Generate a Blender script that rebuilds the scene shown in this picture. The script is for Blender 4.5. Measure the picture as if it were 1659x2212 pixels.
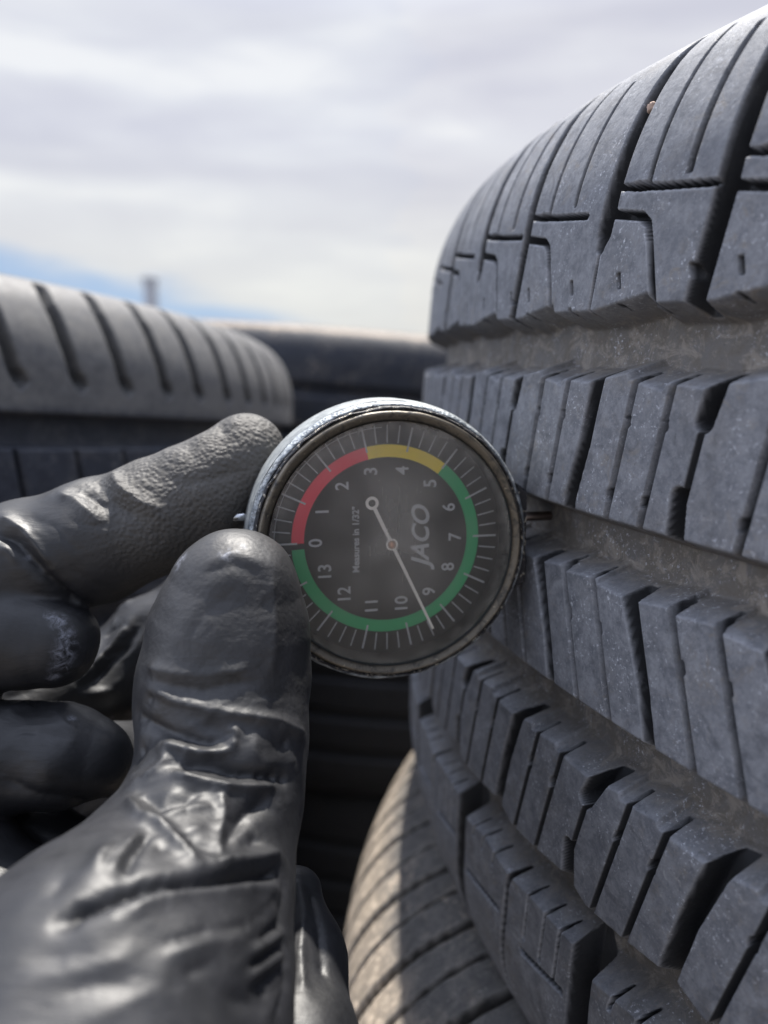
import bpy, math, random
import numpy as np
from mathutils import Matrix, Vector
random.seed(4); rng = np.random.default_rng(4)
for o in list(bpy.data.objects): bpy.data.objects.remove(o)
SC = bpy.context.scene
COL = SC.collection
U = 0.00088                 # the scene is laid out in units of 0.88 mm
GZ = -1116.0                # ground level below the camera in those units
H = -GZ * U
PITCH = 0.1758
FPX, CXP, CYP = 1662.0, 829.5, 1106.0

# ------------------------------------------------------------------ camera
cd = bpy.data.cameras.new('camera'); cam = bpy.data.objects.new('camera', cd); COL.objects.link(cam)
cam.location = (0, 0, H); cam.rotation_euler = (math.pi/2 - PITCH, 0, 0)
cd.sensor_fit = 'VERTICAL'; cd.sensor_height = 9.8; cd.sensor_width = 7.35
cd.lens = 9.8 * FPX / 2212.0
cd.clip_start = 0.003; cd.clip_end = 3000
cd.dof.use_dof = True; cd.dof.focus_distance = 142 * U; cd.dof.aperture_fstop = 3.4
SC.camera = cam
# ------------------------------------------------------------------ light
SUN_EL = math.radians(67); SUN_AZ = math.radians(8)      # azimuth from +Y, positive = right
sd = Vector((math.sin(SUN_AZ)*math.cos(SUN_EL), math.cos(SUN_AZ)*math.cos(SUN_EL), math.sin(SUN_EL)))
sl = bpy.data.lights.new('sun', 'SUN'); sl.energy = 5.0; sl.angle = math.radians(0.6); sl.color = (1, .95, .87)
so = bpy.data.objects.new('sun', sl); COL.objects.link(so); so.rotation_euler = sd.to_track_quat('Z', 'Y').to_euler(); so.location = (0, 0, 5)
SC.view_settings.view_transform = 'Standard'; SC.view_settings.look = 'None'; SC.view_settings.gamma = 1
SC.view_settings.exposure = 0.9
W = bpy.data.worlds.new('World'); SC.world = W; W.use_nodes = True
class NT:
    def __init__(s, tree): s.t = tree; s.n = tree.nodes; s.l = tree.links
    def add(s, typ, **kw):
        n = s.n.new(typ)
        for k, v in kw.items():
            if k.startswith('i_'):
                key = k[2:]; key = int(key) if key.isdigit() else key.replace('_', ' ')
                n.inputs[key].default_value = v
            else: setattr(n, k, v)
        return n
    def link(s, a, b): s.l.new(a, b)
    def math(s, op, a, b=None, c=None, clamp=False):
        n = s.add('ShaderNodeMath', operation=op, use_clamp=clamp)
        for i, v in enumerate((a, b, c)):
            if v is None: continue
            if isinstance(v, (int, float)): n.inputs[i].default_value = v
            else: s.link(v, n.inputs[i])
        return n.outputs[0]
    def ramp(s, fac, stops, interp='LINEAR'):
        n = s.add('ShaderNodeValToRGB'); n.color_ramp.interpolation = interp
        e = n.color_ramp.elements
        while len(e) < len(stops): e.new(0.5)
        for i, (p, c) in enumerate(stops):
            e[i].position = p; e[i].color = (c, c, c, 1) if isinstance(c, (int, float)) else (*c, 1)
        s.link(fac, n.inputs[0]); return n.outputs[0]
    def mix(s, fac, a, b, blend='MIX'):
        n = s.add('ShaderNodeMix', data_type='RGBA', blend_type=blend)
        for i, v in ((0, fac), (6, a), (7, b)):
            if isinstance(v, (int, float)): n.inputs[i].default_value = v
            elif isinstance(v, tuple): n.inputs[i].default_value = (*v, 1)
            else: s.link(v, n.inputs[i])
        return n.outputs[2]
    def noise(s, vec, scale, detail=4, rough=.55, dist=0.0, out=0):
        n = s.add('ShaderNodeTexNoise', i_Scale=scale, i_Detail=detail, i_Roughness=rough, i_Distortion=dist)
        if vec is not None: s.link(vec, n.inputs['Vector'])
        return n.outputs[out]
t = NT(W.node_tree); W.node_tree.nodes.clear()
sky = t.add('ShaderNodeTexSky', sky_type='NISHITA', sun_disc=False, sun_elevation=SUN_EL, sun_rotation=SUN_AZ, altitude=900, dust_density=.6)
tc = t.add('ShaderNodeTexCoord'); sep = t.add('ShaderNodeSeparateXYZ'); t.link(tc.outputs['Generated'], sep.inputs[0])
X_, Y_, Z_ = sep.outputs
mp = t.add('ShaderNodeMapping'); mp.inputs['Scale'].default_value = (.8, .8, 4.2); mp.inputs['Rotation'].default_value = (0, math.radians(11), 0); t.link(tc.outputs['Generated'], mp.inputs[0])
mp.inputs['Location'].default_value = (.35, .1, .42)
n1 = t.noise(mp.outputs[0], 2.1, 6, .5, .5)
n2 = t.noise(mp.outputs[0], 5.5, 5, .55, .3)
nn = t.math('ADD', t.math('MULTIPLY', n1, .72), t.math('MULTIPLY', n2, .28))
cloud = t.ramp(nn, [(.38, (.60, .61, .70)), (.47, (.68, .69, .76)), (.53, (.74, .755, .81)), (.60, (.86, .87, .89))])
# warm bright veil low in the sky
warm = t.ramp(Z_, [(.02, 1.0), (.27, 0.0)])
cloud = t.mix(t.math('MULTIPLY', warm, .75), cloud, (.80, .79, .70))
zen = t.ramp(Z_, [(.38, 0.0), (.75, 1.0)])
cloud = t.mix(zen, cloud, (1.25, 1.38, 1.75))  # sky overhead, out of view, brightened as extra fill
back = t.ramp(t.math('MULTIPLY', Y_, -1.0), [(.05, 0.0), (.6, 1.0)])
cloud = t.mix(back, cloud, (.50, .55, .68))  # sky behind the camera dimmed to keep the glove dark
side_fill = t.ramp(t.math('MULTIPLY', X_, -1.0), [(.48, 0.0), (.85, 1.0)])
cloud = t.mix(side_fill, cloud, (1.75, 1.88, 2.25))  # bright unseen sky on the left, added to light the tyre faces
skc = t.add('ShaderNodeVectorMath', operation='SCALE'); t.link(sky.outputs[0], skc.inputs[0]); skc.inputs['Scale'].default_value = .10
blue = t.mix(.75, skc.outputs[0], (.40, .53, .76))
# gap of clear sky low on the left
gapz = t.math('ADD', t.math('ADD', Z_, t.math('MULTIPLY', t.math('ADD', X_, .32), .30)), t.math('MULTIPLY', t.math('SUBTRACT', n2, .5), .13))
mask = t.ramp(gapz, [(.088, 0.0), (.140, 1.0)], 'EASE')
yb = t.ramp(Y_, [(.0, 1.0), (.2, 0.0)])
mask = t.math('MAXIMUM', mask, yb)
gapx = t.ramp(t.math('ADD', X_, t.math('MULTIPLY', n2, .2)), [(.0, 0.0), (.13, 1.0)])
mask = t.math('MAXIMUM', t.math('MULTIPLY', mask, .93), gapx)
fin = t.mix(mask, blue, cloud)
bg = t.add('ShaderNodeBackground', i_Strength=0.57); t.link(fin, bg.inputs[0])
wo = t.add('ShaderNodeOutputWorld'); t.link(bg.outputs[0], wo.inputs[0])

# ------------------------------------------------------------------ helpers
def P3(px, py, d):
    """a point in layout units from a reference direction and a depth"""
    c, s = math.cos(PITCH), math.sin(PITCH)
    x = (px - CXP)/FPX*d; v = (CYP - py)/FPX*d
    return np.array([x, d*c + v*s, v*c - d*s])
def wp(p): return Vector((p[0]*U, p[1]*U, p[2]*U + H))
def set_attr(me, name, vals):
    a = me.attributes.new(name, 'FLOAT', 'POINT'); a.data.foreach_set('value', np.asarray(vals, np.float32).ravel())
def np_mesh(name, V, F, mat=None, smooth=True, attrs=None):
    me = bpy.data.meshes.new(name); V = np.asarray(V, np.float32); F = np.asarray(F, np.int32)
    me.vertices.add(len(V)); me.vertices.foreach_set('co', V.ravel())
    k = F.shape[1]; me.loops.add(F.size); me.loops.foreach_set('vertex_index', F.ravel())
    me.polygons.add(len(F)); me.polygons.foreach_set('loop_start', np.arange(0, F.size, k, dtype=np.int32))
    me.polygons.foreach_set('loop_total', np.full(len(F), k, np.int32))
    me.polygons.foreach_set('use_smooth', np.full(len(F), smooth))
    me.update(calc_edges=True); me.validate()
    if attrs:
        for k_, v in attrs.items(): set_attr(me, k_, v)
    if mat: me.materials.append(mat)
    return me
def obj(name, me, parent=None, **props):
    o = bpy.data.objects.new(name, me); COL.objects.link(o)
    if parent is not None: o.parent = parent
    for k, v in props.items(): o[k] = v
    return o
def thing(name, label, cat, M, group=None):
    o = bpy.data.objects.new(name, None); COL.objects.link(o); o.empty_display_size = .02
    o.matrix_world = M; o['label'] = label; o['category'] = cat
    if group: o['group'] = group
    return o
def gridfaces(nr, nc, closed=False):
    r = np.arange(nr-1)[:, None]; c = np.arange(nc if closed else nc-1)[None, :]; c2 = (c+1) % nc
    a = r*nc + c; b = r*nc + c2; d = (r+1)*nc + c; e = (r+1)*nc + c2
    return np.stack([a, b, e, d], -1).reshape(-1, 4)
def lathe(prof, n=128, axis='z', jitter=None):
    """prof = [(r, z)]"""
    pr = np.array(prof, float); th = np.linspace(0, 2*np.pi, n, endpoint=False)
    R = pr[:, 0][:, None]*np.ones(n); Z = pr[:, 1][:, None]*np.ones(n)
    if jitter is not None: R = R + jitter(R, th, Z)
    V = np.stack([R*np.cos(th), R*np.sin(th), Z], -1).reshape(-1, 3)
    return V, gridfaces(len(pr), n, True)
def sstep(x): x = np.clip(x, 0, 1); return x*x*(3-2*x)

# ------------------------------------------------------------------ materials
def new_mat(name):
    m = bpy.data.materials.new(name); m.use_nodes = True; m.node_tree.nodes.clear(); tt = NT(m.node_tree)
    b = tt.add('ShaderNodeBsdfPrincipled'); o = tt.add('ShaderNodeOutputMaterial'); tt.link(b.outputs[0], o.inputs[0])
    return m, tt, b
def simple(name, col, rough=.5, metal=0.0, spec=.5):
    m, tt, b = new_mat(name); b.inputs['Base Color'].default_value = (*col, 1); b.inputs['Roughness'].default_value = rough
    b.inputs['Metallic'].default_value = metal; b.inputs['Specular IOR Level'].default_value = spec; return m
def rubber(name, base, hi, dust, dustamt=1.0, bump=1.0, rough=.5, patch=0.0, spec=.4, patchy=.85, bigd=.35):
    m, tt, b = new_mat(name)
    tcn = tt.add('ShaderNodeTexCoord').outputs['Object']
    at = tt.add('ShaderNodeAttribute', attribute_name='depth').outputs['Fac']
    big = tt.noise(tcn, 90, 5, .6); mid = tt.noise(tcn, 320, 6, .62, .4); fine = tt.noise(tcn, 2600, 4, .7)
    c = tt.mix(tt.ramp(tt.math('ADD', tt.math('MULTIPLY', mid, .6), tt.math('MULTIPLY', tt.noise(tcn, 1300, 6, .7), .4)), [(.40, 0.0), (.60, 1.0)]), base, hi)
    # pale scuffs
    sc = tt.noise(tcn, 500, 8, .72, 1.2)
    scf = tt.math('MULTIPLY', tt.ramp(sc, [(.58, 0.0), (.72, 1.0)]), tt.ramp(big, [(.45, 0.0), (.62, .75)]))
    c = tt.mix(scf, c, tuple(x*1.9 for x in (hi[0]*1.05, hi[1], hi[2]*.9)))
    br = tt.math('MULTIPLY', tt.ramp(tt.noise(tcn, 210, 8, .72, 2.0), [(.54, 0.0), (.66, .8)]), tt.ramp(tt.noise(tcn, 45, 3, .5), [(.42, 0.0), (.6, 1.0)])); c = tt.mix(br, c, tuple(x*1.6 for x in dust))
    c = tt.mix(tt.ramp(fine, [(.62, 0.0), (.8, .45)]), c, tuple(x*1.8 for x in hi))
    # dark damp smears
    sm = tt.ramp(tt.noise(tcn, 150, 6, .65, 1.5), [(.52, 0.0), (.66, .55)])
    c = tt.mix(sm, c, tuple(x*.62 for x in base))
    # dust in the grooves, and the left tyre's painted lit shoulder
    dd = tt.math('MULTIPLY', at, tt.ramp(mid, [(.3, .55), (.6, 1.0)]))
    dd = tt.math('ADD', dd, tt.math('MULTIPLY', tt.ramp(big, [(.52, 0.0), (.75, bigd)]), 1.0))
    dd = tt.math('MULTIPLY', dd, dustamt, clamp=True)
    c = tt.mix(dd, c, dust)
    dcl = tt.math('MULTIPLY', tt.ramp(tt.noise(tcn, 260, 8, .75, .8), [(.50, 0.0), (.60, patchy)]), at, clamp=True)
    c = tt.mix(dcl, c, tuple(x*1.9 for x in dust))
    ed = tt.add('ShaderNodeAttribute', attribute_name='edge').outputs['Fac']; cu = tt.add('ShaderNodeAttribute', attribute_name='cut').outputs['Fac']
    c = tt.mix(tt.math('MULTIPLY', ed, tt.ramp(tt.noise(tcn, 420, 6, .7), [(.35, .15), (.62, .85)]), clamp=True), c, tuple(x*1.75 for x in hi))
    if patch:
        sc2 = tt.ramp(tt.noise(tcn, 60, 4, .6), [(.45, 0.0), (.6, patch)]); c = tt.mix(sc2, c, tuple(x*1.9 for x in dust))
    pit = tt.ramp(tt.noise(tcn, 1500, 5, .75), [(.57, 0.0), (.64, .9)])
    c = tt.mix(tt.math('MULTIPLY', pit, tt.ramp(tt.noise(tcn, 140, 4, .6), [(.46, .05), (.62, 1.0)])), c, tuple(min(1, x*2.3) for x in hi))
    drk = tt.ramp(tt.noise(tcn, 1150, 5, .7), [(.30, .6), (.40, 0.0)]); c = tt.mix(drk, c, tuple(x*.5 for x in base))
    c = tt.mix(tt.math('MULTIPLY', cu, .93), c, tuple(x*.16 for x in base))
    tt.link(c, b.inputs['Base Color'])
    rr = tt.ramp(mid, [(.3, rough-.08), (.7, rough+.14)]); tt.link(rr, b.inputs['Roughness'])
    b.inputs['Specular IOR Level'].default_value = spec
    h = tt.math('ADD', tt.math('MULTIPLY', mid, .35), tt.math('MULTIPLY', fine, .10))
    h = tt.math('ADD', h, tt.math('MULTIPLY', tt.ramp(tt.noise(tcn, 700, 3, .6), [(.28, 0.0), (.36, 1.0)]), .10))
    h = tt.math('ADD', h, tt.math('MULTIPLY', sc, .15))
    bp = tt.add('ShaderNodeBump', i_Strength=.55*bump, i_Distance=.0006); tt.link(h, bp.inputs['Height']); tt.link(bp.outputs[0], b.inputs['Normal'])
    return m
M_RUB = rubber('worn_rubber', (.118, .124, .140), (.205, .212, .230), (.120, .108, .094), 1.0, 1.2, .6, spec=.3)
M_RUB_OLD = rubber('faded_rubber', (.078, .076, .076), (.135, .128, .120), (.37, .31, .245), .9, .8, .55, .0)
M_RUB_FAR = rubber('far_rubber', (.018, .021, .030), (.03, .034, .045), (.24, .20, .16), .9, .8, .7, bigd=.04)
M_RUB_MID = rubber('grey_rubber', (.026, .030, .042), (.042, .047, .062), (.145, .142, .138), 1.0, .6, .6, patchy=.2)  # dark base holds the lower ribs' shade, pale tone the sunlit shoulder
M_RUB_DUST = rubber('dusty_rubber', (.22, .19, .16), (.34, .29, .24), (.42, .35, .28), .9, .8, .7)
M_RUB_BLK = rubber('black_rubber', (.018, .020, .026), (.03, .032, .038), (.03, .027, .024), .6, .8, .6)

# ------------------------------------------------------------------ tyres
RT = 370.0; SMID = -69.6; CROWN = .2911e-3
def wprof(w, crown=CROWN, A1=50.0, A2=26.0):
    """arc coordinate across the tread -> axial s, radius r, normal (nr, ns); the crown ends in two shoulder arcs"""
    w = np.asarray(w, float); s = np.empty_like(w); r = np.empty_like(w); ang = np.zeros_like(w)
    def base(x): return RT - crown*(x+53)**2 - .0
    up = w > 9; dn = w < -148.2; md = ~(up | dn)
    s[md] = w[md]; r[md] = base(w[md])
    for m, sg, w0 in ((up, 1, 9.0), (dn, -1, -148.2)):
        q = (w[m]-w0)*sg; a1 = np.radians(30); L1 = A1*a1
        a = np.where(q < L1, q/A1, a1 + (q-L1)/A2)
        ss = np.where(q < L1, A1*np.sin(a), A1*.5 + A2*(np.sin(a)-.5))
        rr = np.where(q < L1, A1*(1-np.cos(a)), A1*(1-np.cos(a1)) + A2*(np.cos(a1)-np.cos(a)))
        s[m] = w0 + sg*ss; r[m] = base(w0) - rr; ang[m] = sg*a
    return s, r, ang
class Field:
    """height field on a (w rows, u columns) grid"""
    def __init__(f, w, u, sh=None): f.w = w; f.u = u; f.sh = np.zeros(len(w)) if sh is None else sh; f.h = np.zeros((len(w), len(u)), np.float32); f.g = np.zeros_like(f.h); f.s = np.zeros_like(f.h)
    def win(f, u0, u1, w0, w1):
        return slice(*np.searchsorted(f.w, [w0, w1])), slice(*np.searchsorted(f.u, [u0, u1]))
    def slot(f, pts, width, depth, wall=.5):
        pts = [np.array(p, float) for p in pts]
        for a, b in zip(pts[:-1], pts[1:]):
            wa = a[2] if len(a) > 2 else width; wb = b[2] if len(b) > 2 else width
            m = max(wa, wb)/2 + wall + .3
            R, C = f.win(min(a[0], b[0])-m-f.sh.max(), max(a[0], b[0])+m-f.sh.min(), min(a[1], b[1])-m, max(a[1], b[1])+m)
            if R.stop <= R.start or C.stop <= C.start: continue
            uu = f.u[C][None, :]+f.sh[R][:, None]; ww = f.w[R][:, None]
            du, dw = b[0]-a[0], b[1]-a[1]; L = du*du+dw*dw+1e-9
            t_ = np.clip(((uu-a[0])*du + (ww-a[1])*dw)/L, 0, 1)
            d = np.hypot(uu-a[0]-t_*du, ww-a[1]-t_*dw) - (wa+(wb-wa)*t_)/2
            v = -depth*(1-sstep((d+wall*.3)/wall))
            f.h[R, C] = np.minimum(f.h[R, C], v)
    def sipe(f, u0, wref, w0, w1, width, depth):
        """a knife-thin cut that runs exactly along the grid columns; u0 is its place at height wref"""
        c = u0 - float(np.interp(wref, f.w, f.sh)); i = int(np.argmin(abs(f.u-c))); c = f.u[i]
        R, C = f.win(c-width-.6, c+width+.6, min(w0, w1), max(w0, w1))
        if R.stop <= R.start or C.stop <= C.start: return
        d = abs(f.u[C]-c)-width/2; v = -depth*(1-np.clip((d+.02)/.2, 0, 1)); ww = f.w[R]
        e = np.clip(np.minimum(ww-ww[0], ww[-1]-ww)/.5, 0, 1)
        f.s[R, C] = np.minimum(f.s[R, C], (v[None, :]*e[:, None]).astype(np.float32))
    def groove(f, lo, hi, depth, wall=3.0):
        """circumferential groove; lo(u), hi(u) give its edges"""
        L = lo(f.u); Hh = hi(f.u)
        R, C = f.win(-1e9, 1e9, L.min()-2, Hh.max()+2); ww = f.w[R][:, None]; uu = f.u[None, :]+f.sh[R][:, None]
        L = lo(uu); Hh = hi(uu)
        d = np.minimum(ww-L, Hh-ww)
        x = np.clip((d+.35)/wall, 0, 1); v = -depth*(.35*sstep(x)+.65*np.minimum(1, x*1.02)**.9)*(x > 0)
        # soft rounding where the wall meets the floor
        f.h[R] = np.minimum(f.h[R], v); f.g[R] = np.minimum(f.g[R], v)
def zig(per, off, vals):
    us = np.array([v[0] for v in vals]); hs = np.array([v[1] for v in vals])
    return lambda u: np.interp((u-off) % per, np.append(us, per), np.append(hs, hs[0]))  # sawtooth edge
def ucoords(u0, u1, fine, coarse=7.0):
    a = np.arange(u0, u1, fine); full = 2*np.pi*RT; left = full-(u1-u0); steps = []; d = fine; tot = 0
    while tot + d < left - coarse*.5:
        steps.append(d); tot += d; d = min(d*1.12, coarse)
    rest = u1 + np.cumsum([0]+steps); rest = rest[rest < u0+full-.5*coarse]
    return a, np.concatenate([a, rest])
PW = 29.4
def pattern_main(f, u1):
    Z1 = zig(PW, 103.5, [(0, -6.6), (14.5, -4.4), (15.5, -6.2)]); top1 = lambda u: Z1(u)
    Z2 = zig(PW, 104, [(0, -19.5), (.5, -19.3), (11.5, -17.5), (12.3, -18.6), (20.5, -20.3), (21.3, -19.0)])
    c = lambda v: (lambda u: np.full_like(u, v))
    z3 = zig(PW, 122, [(0, -57.2), (10.5, -55.6), (11, -56.6), (20.5, -55.6), (21, -56.5)])
    z5 = zig(PW, 116, [(0, -94.6), (9, -93.0), (9.6, -94.2), (18.5, -93.0), (19.2, -94.2)])
    z7 = zig(2*PW, 90, [(0, -131.2), (2.0, -135.2), (14, -133), (28, -134.2), (40, -132.6), (55, -132.0), (57.5, -128.4)])
    z6 = zig(PW, 128, [(0, -120.8), (14, -119.2), (20, -121.5)])
    f.groove(Z2, top1, 8.2, 3.2); f.groove(c(-56.3), c(-44.4), 8.2, 2.2) if False else None
    f.groove(lambda u: z3(u), c(-44.5), 8.4, 3.0); f.groove(z5, c(-81.4), 8.4, 3.4); f.groove(z7, z6, 8.2, 4.0)
    K = range(-5, 6)
    for k in K:
        par = k % 2; j = lambda s_=.4: rng.normal()*s_
        # shoulder rib
        W0 = 100.5 + PW*k + (2.5 if par else 0)
        wide = 2.9 if (k//2) % 2 else 1.8
        if par == 0:
            f.slot([(W0-1.5, -9), (W0+2.2, 10.4), (W0+3.2, 20), (W0+4.2, 32), (W0+5, 50)], wide, 6.5, 1.4)
        else:
            f.slot([(W0-1.3, -9), (W0+.2, 4.5)], .5, 4.4, .26)
            f.slot([(W0+.2, 5, .8), (W0+.9, 7.5, 2.6), (W0+1.7, 12, 2.9), (W0+3.2, 23, 2.6), (W0+4.4, 36, 2.2), (W0+5, 50, 1.8)], 2.4, 6, 1.3)
        f.slot([(W0+4.5, 15.0), (W0+15, 13.2), (W0+26.5, 11.6)], .7, 5.0, .5)
        f.slot([(W0+8, 14.5), (W0+11, 14)], 1.4, 4.4, .26)
        f.slot([(W0+3, 10.6), (W0+7, 9.8), (W0+11.0, 9.0), (W0+12.9, 7.4), (W0+13.8, 4.5), (W0+15.3, -1), (W0+17.2, -8.5)], 1.0, 5.2, .55)
        for q, a_ in ((7.0, 0), (24.2, 0)):
            uq = W0+q+j(); f.sipe(uq, -2, -3.2, .2, .75, 2.8); f.sipe(uq+.5, -7, -9, -5.2, .75, 3.4)
        for q, tp in ((11.5, 44), (20.8, 40)):
            uq = W0+q+j(.3); f.sipe(uq, 14, 13.8, tp, .6 if (q < 15 or not par) else 1.1, 3.4)
        # rib two
        W2 = 105.5 + PW*k; full = (k % 2) == 1
        if full: f.slot([(W2+2.2, -16.5, 2.6), (W2, -31, 2.2), (W2-3, -42, 2.6), (W2-3.4, -48, 3.2)], 2.2, 6.8, 1.25)
        else:
            f.slot([(W2+1.6, -16.5, 2.8), (W2-.6, -25.0, 2.4)], 2.4, 6.5, 1.2); f.sipe(W2-1.6, -31, -38.5, -24.5, .95, 5.6)
            f.slot([(W2-3.8, -37.5, 2.2), (W2-3.6, -48, 3.0)], 2.2, 6.5, 1.2)
        for q in (11.2, 20.3):
            a_ = W2+q+j(.3)+1.4; f.sipe(a_-.2, -20, -47, -15.5, 1.15, 5.6)
            f.slot([(a_-1.1, -25.6), (a_-1.1, -26.6)], 1.3, 3, .5); f.slot([(a_-3.6, -39.4), (a_-3.7, -40.2)], 1.3, 3, .5)
        # rib three
        W3 = 122.5 + PW*k
        f.slot([(W3-1.2, -52.5, 2.8), (W3, -56.5, 3.0), (W3+2.6, -63, 2.2), (W3+6, -72, 1.5), (W3+9.5, -84, 1.5)], 2, 6.6, 1.1)
        for q in (10.4, 19.8):
            a_ = W3+q+j(.3); f.sipe(a_, -58, -84, -53.5, 1.15, 5.6)
            f.slot([(a_+2.6, -64.5), (a_+2.9, -65.5)], 1.2, 3, .5)
        # rib four
        W4 = 116.5 + 28.9*k
        if (k % 2) == 0: f.slot([(W4+5.5, -89.4, 2.6), (W4+2.5, -94.5, 3.0), (W4-1.5, -106, 2.6), (W4-4.5, -118, 2.6), (W4-5, -123, 3)], 2.2, 6.8, 1.25)
        else:
            f.slot([(W4+6.0, -89.4, 3.0), (W4+3, -94.5, 3.0), (W4+.3, -99.5, 2.6)], 2.4, 6.5, 1.2); f.sipe(W4-1.2, -106, -113, -99, .95, 5.6)
            f.slot([(W4-4.0, -112.5, 2.4), (W4-3.4, -122, 3.2)], 2.2, 6.5, 1.2)
        for q in (11.5, 20.4):
            a_ = W4+q+j(.3); f.sipe(a_+.4, -94.6, -123, -91.2, .95, 5.6)
            f.slot([(a_-1.9, -101.8), (a_-2.1, -102.8)], 1.4, 3, .5)
        # shoulder rib five
        W5 = 90 + 2*PW*k
        f.slot([(W5, -126, 5.0), (W5-1, -140, 5.0), (W5-2, -170, 5.5), (W5-3, -185, 5)], 5, 7.2, 1.5)
        f.slot([(W5+PW+3, -128.5, 1.2), (W5+PW-1, -137, 1.4), (W5+PW-4, -170, 1.8)], 1.2, 5.5, .6)
        for q in (9.5, 15.5, 21.5, 38.5, 44.5, 50.5):
            a_ = W5+q+j(.4); f.slot([(a_+1.6, -129.5), (a_, -133), (a_-1.4, -137.5 - 4*((int(q)) % 3))], .62, 4.8, .28)
        f.slot([(W5+4, -150), (W5+24, -147)], .9, 4, .6); f.slot([(W5+36, -149), (W5+52, -146)], .9, 4, .6)
def pattern_slots(edge, pitch, off, slant, lower=None, wtop=46, width=2.2, s0=6):
    def pf(f, u1):
        c = lambda v: (lambda u: np.full_like(u, v))
        f.groove(c(edge-13.1), c(edge), 8.5, 1.8)
        f.groove(c(edge-52), c(edge-40), 8.5, 1.8); f.groove(c(edge-90), c(edge-78), 8.5, 1.8); f.groove(c(edge-128), c(edge-117), 8.5, 1.8)
        n = int(2*np.pi*RT/pitch)
        for k in range(-14, 30):
            a = off + pitch*k + rng.normal()*.5
            f.slot([(a+2.2, edge+s0+2, 2.8), (a, edge+s0+5, 2.0), (a+slant*.6, edge+s0+18, width), (a+slant, edge+s0+34, width), (a+slant*.7, edge+wtop+10, width)], width, 5.0, 3.4)
            f.slot([(a+4.6, edge+s0+1), (a+2.4, edge+s0-1)], 1.4, 2.5, 1.5)
            for e0, e1 in ((edge-14, edge-40), (edge-53, edge-77), (edge-91, edge-116), (edge-129, edge-175)):
                f.slot([(a, e0), (a-slant*.8, e1)], 1.2, 4.5, .9)
    return pf
def pattern_far(f, u1):
    c = lambda v: (lambda u: np.full_like(u, v))
    for e in (-5, -45, -85, -125): f.groove(c(e-12), c(e), 8, 3)
def pattern_under(f, u1):
    c = lambda v: (lambda u: np.full_like(u, v))
    for e in (-58, -100): f.groove(c(e-12), c(e), 8, 2)
    for k in range(-16, 30):
        a = 100 + 16.0*k + rng.normal()*.7
        if k % 2 == 0: f.slot([(a+9, 125, 2.4), (a+7, 80, 2.8), (a+4, 52, 3.0), (a+1, 32, 3.0), (a-1, 18, 3.0), (a-4, -10, 2.8), (a-9, -60, 2.6)], 2.4, 6.5, 1.4)
        else: f.slot([(a+6, 92), (a+4, 60), (a+2, 40), (a+1, 30), (a-1, 12), (a-3, -10), (a-8, -56)], 1.5, 4.5, 1.0)
        f.slot([(a-6, -40), (a-9, -66)], 1.2, 5, .8)
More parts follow.
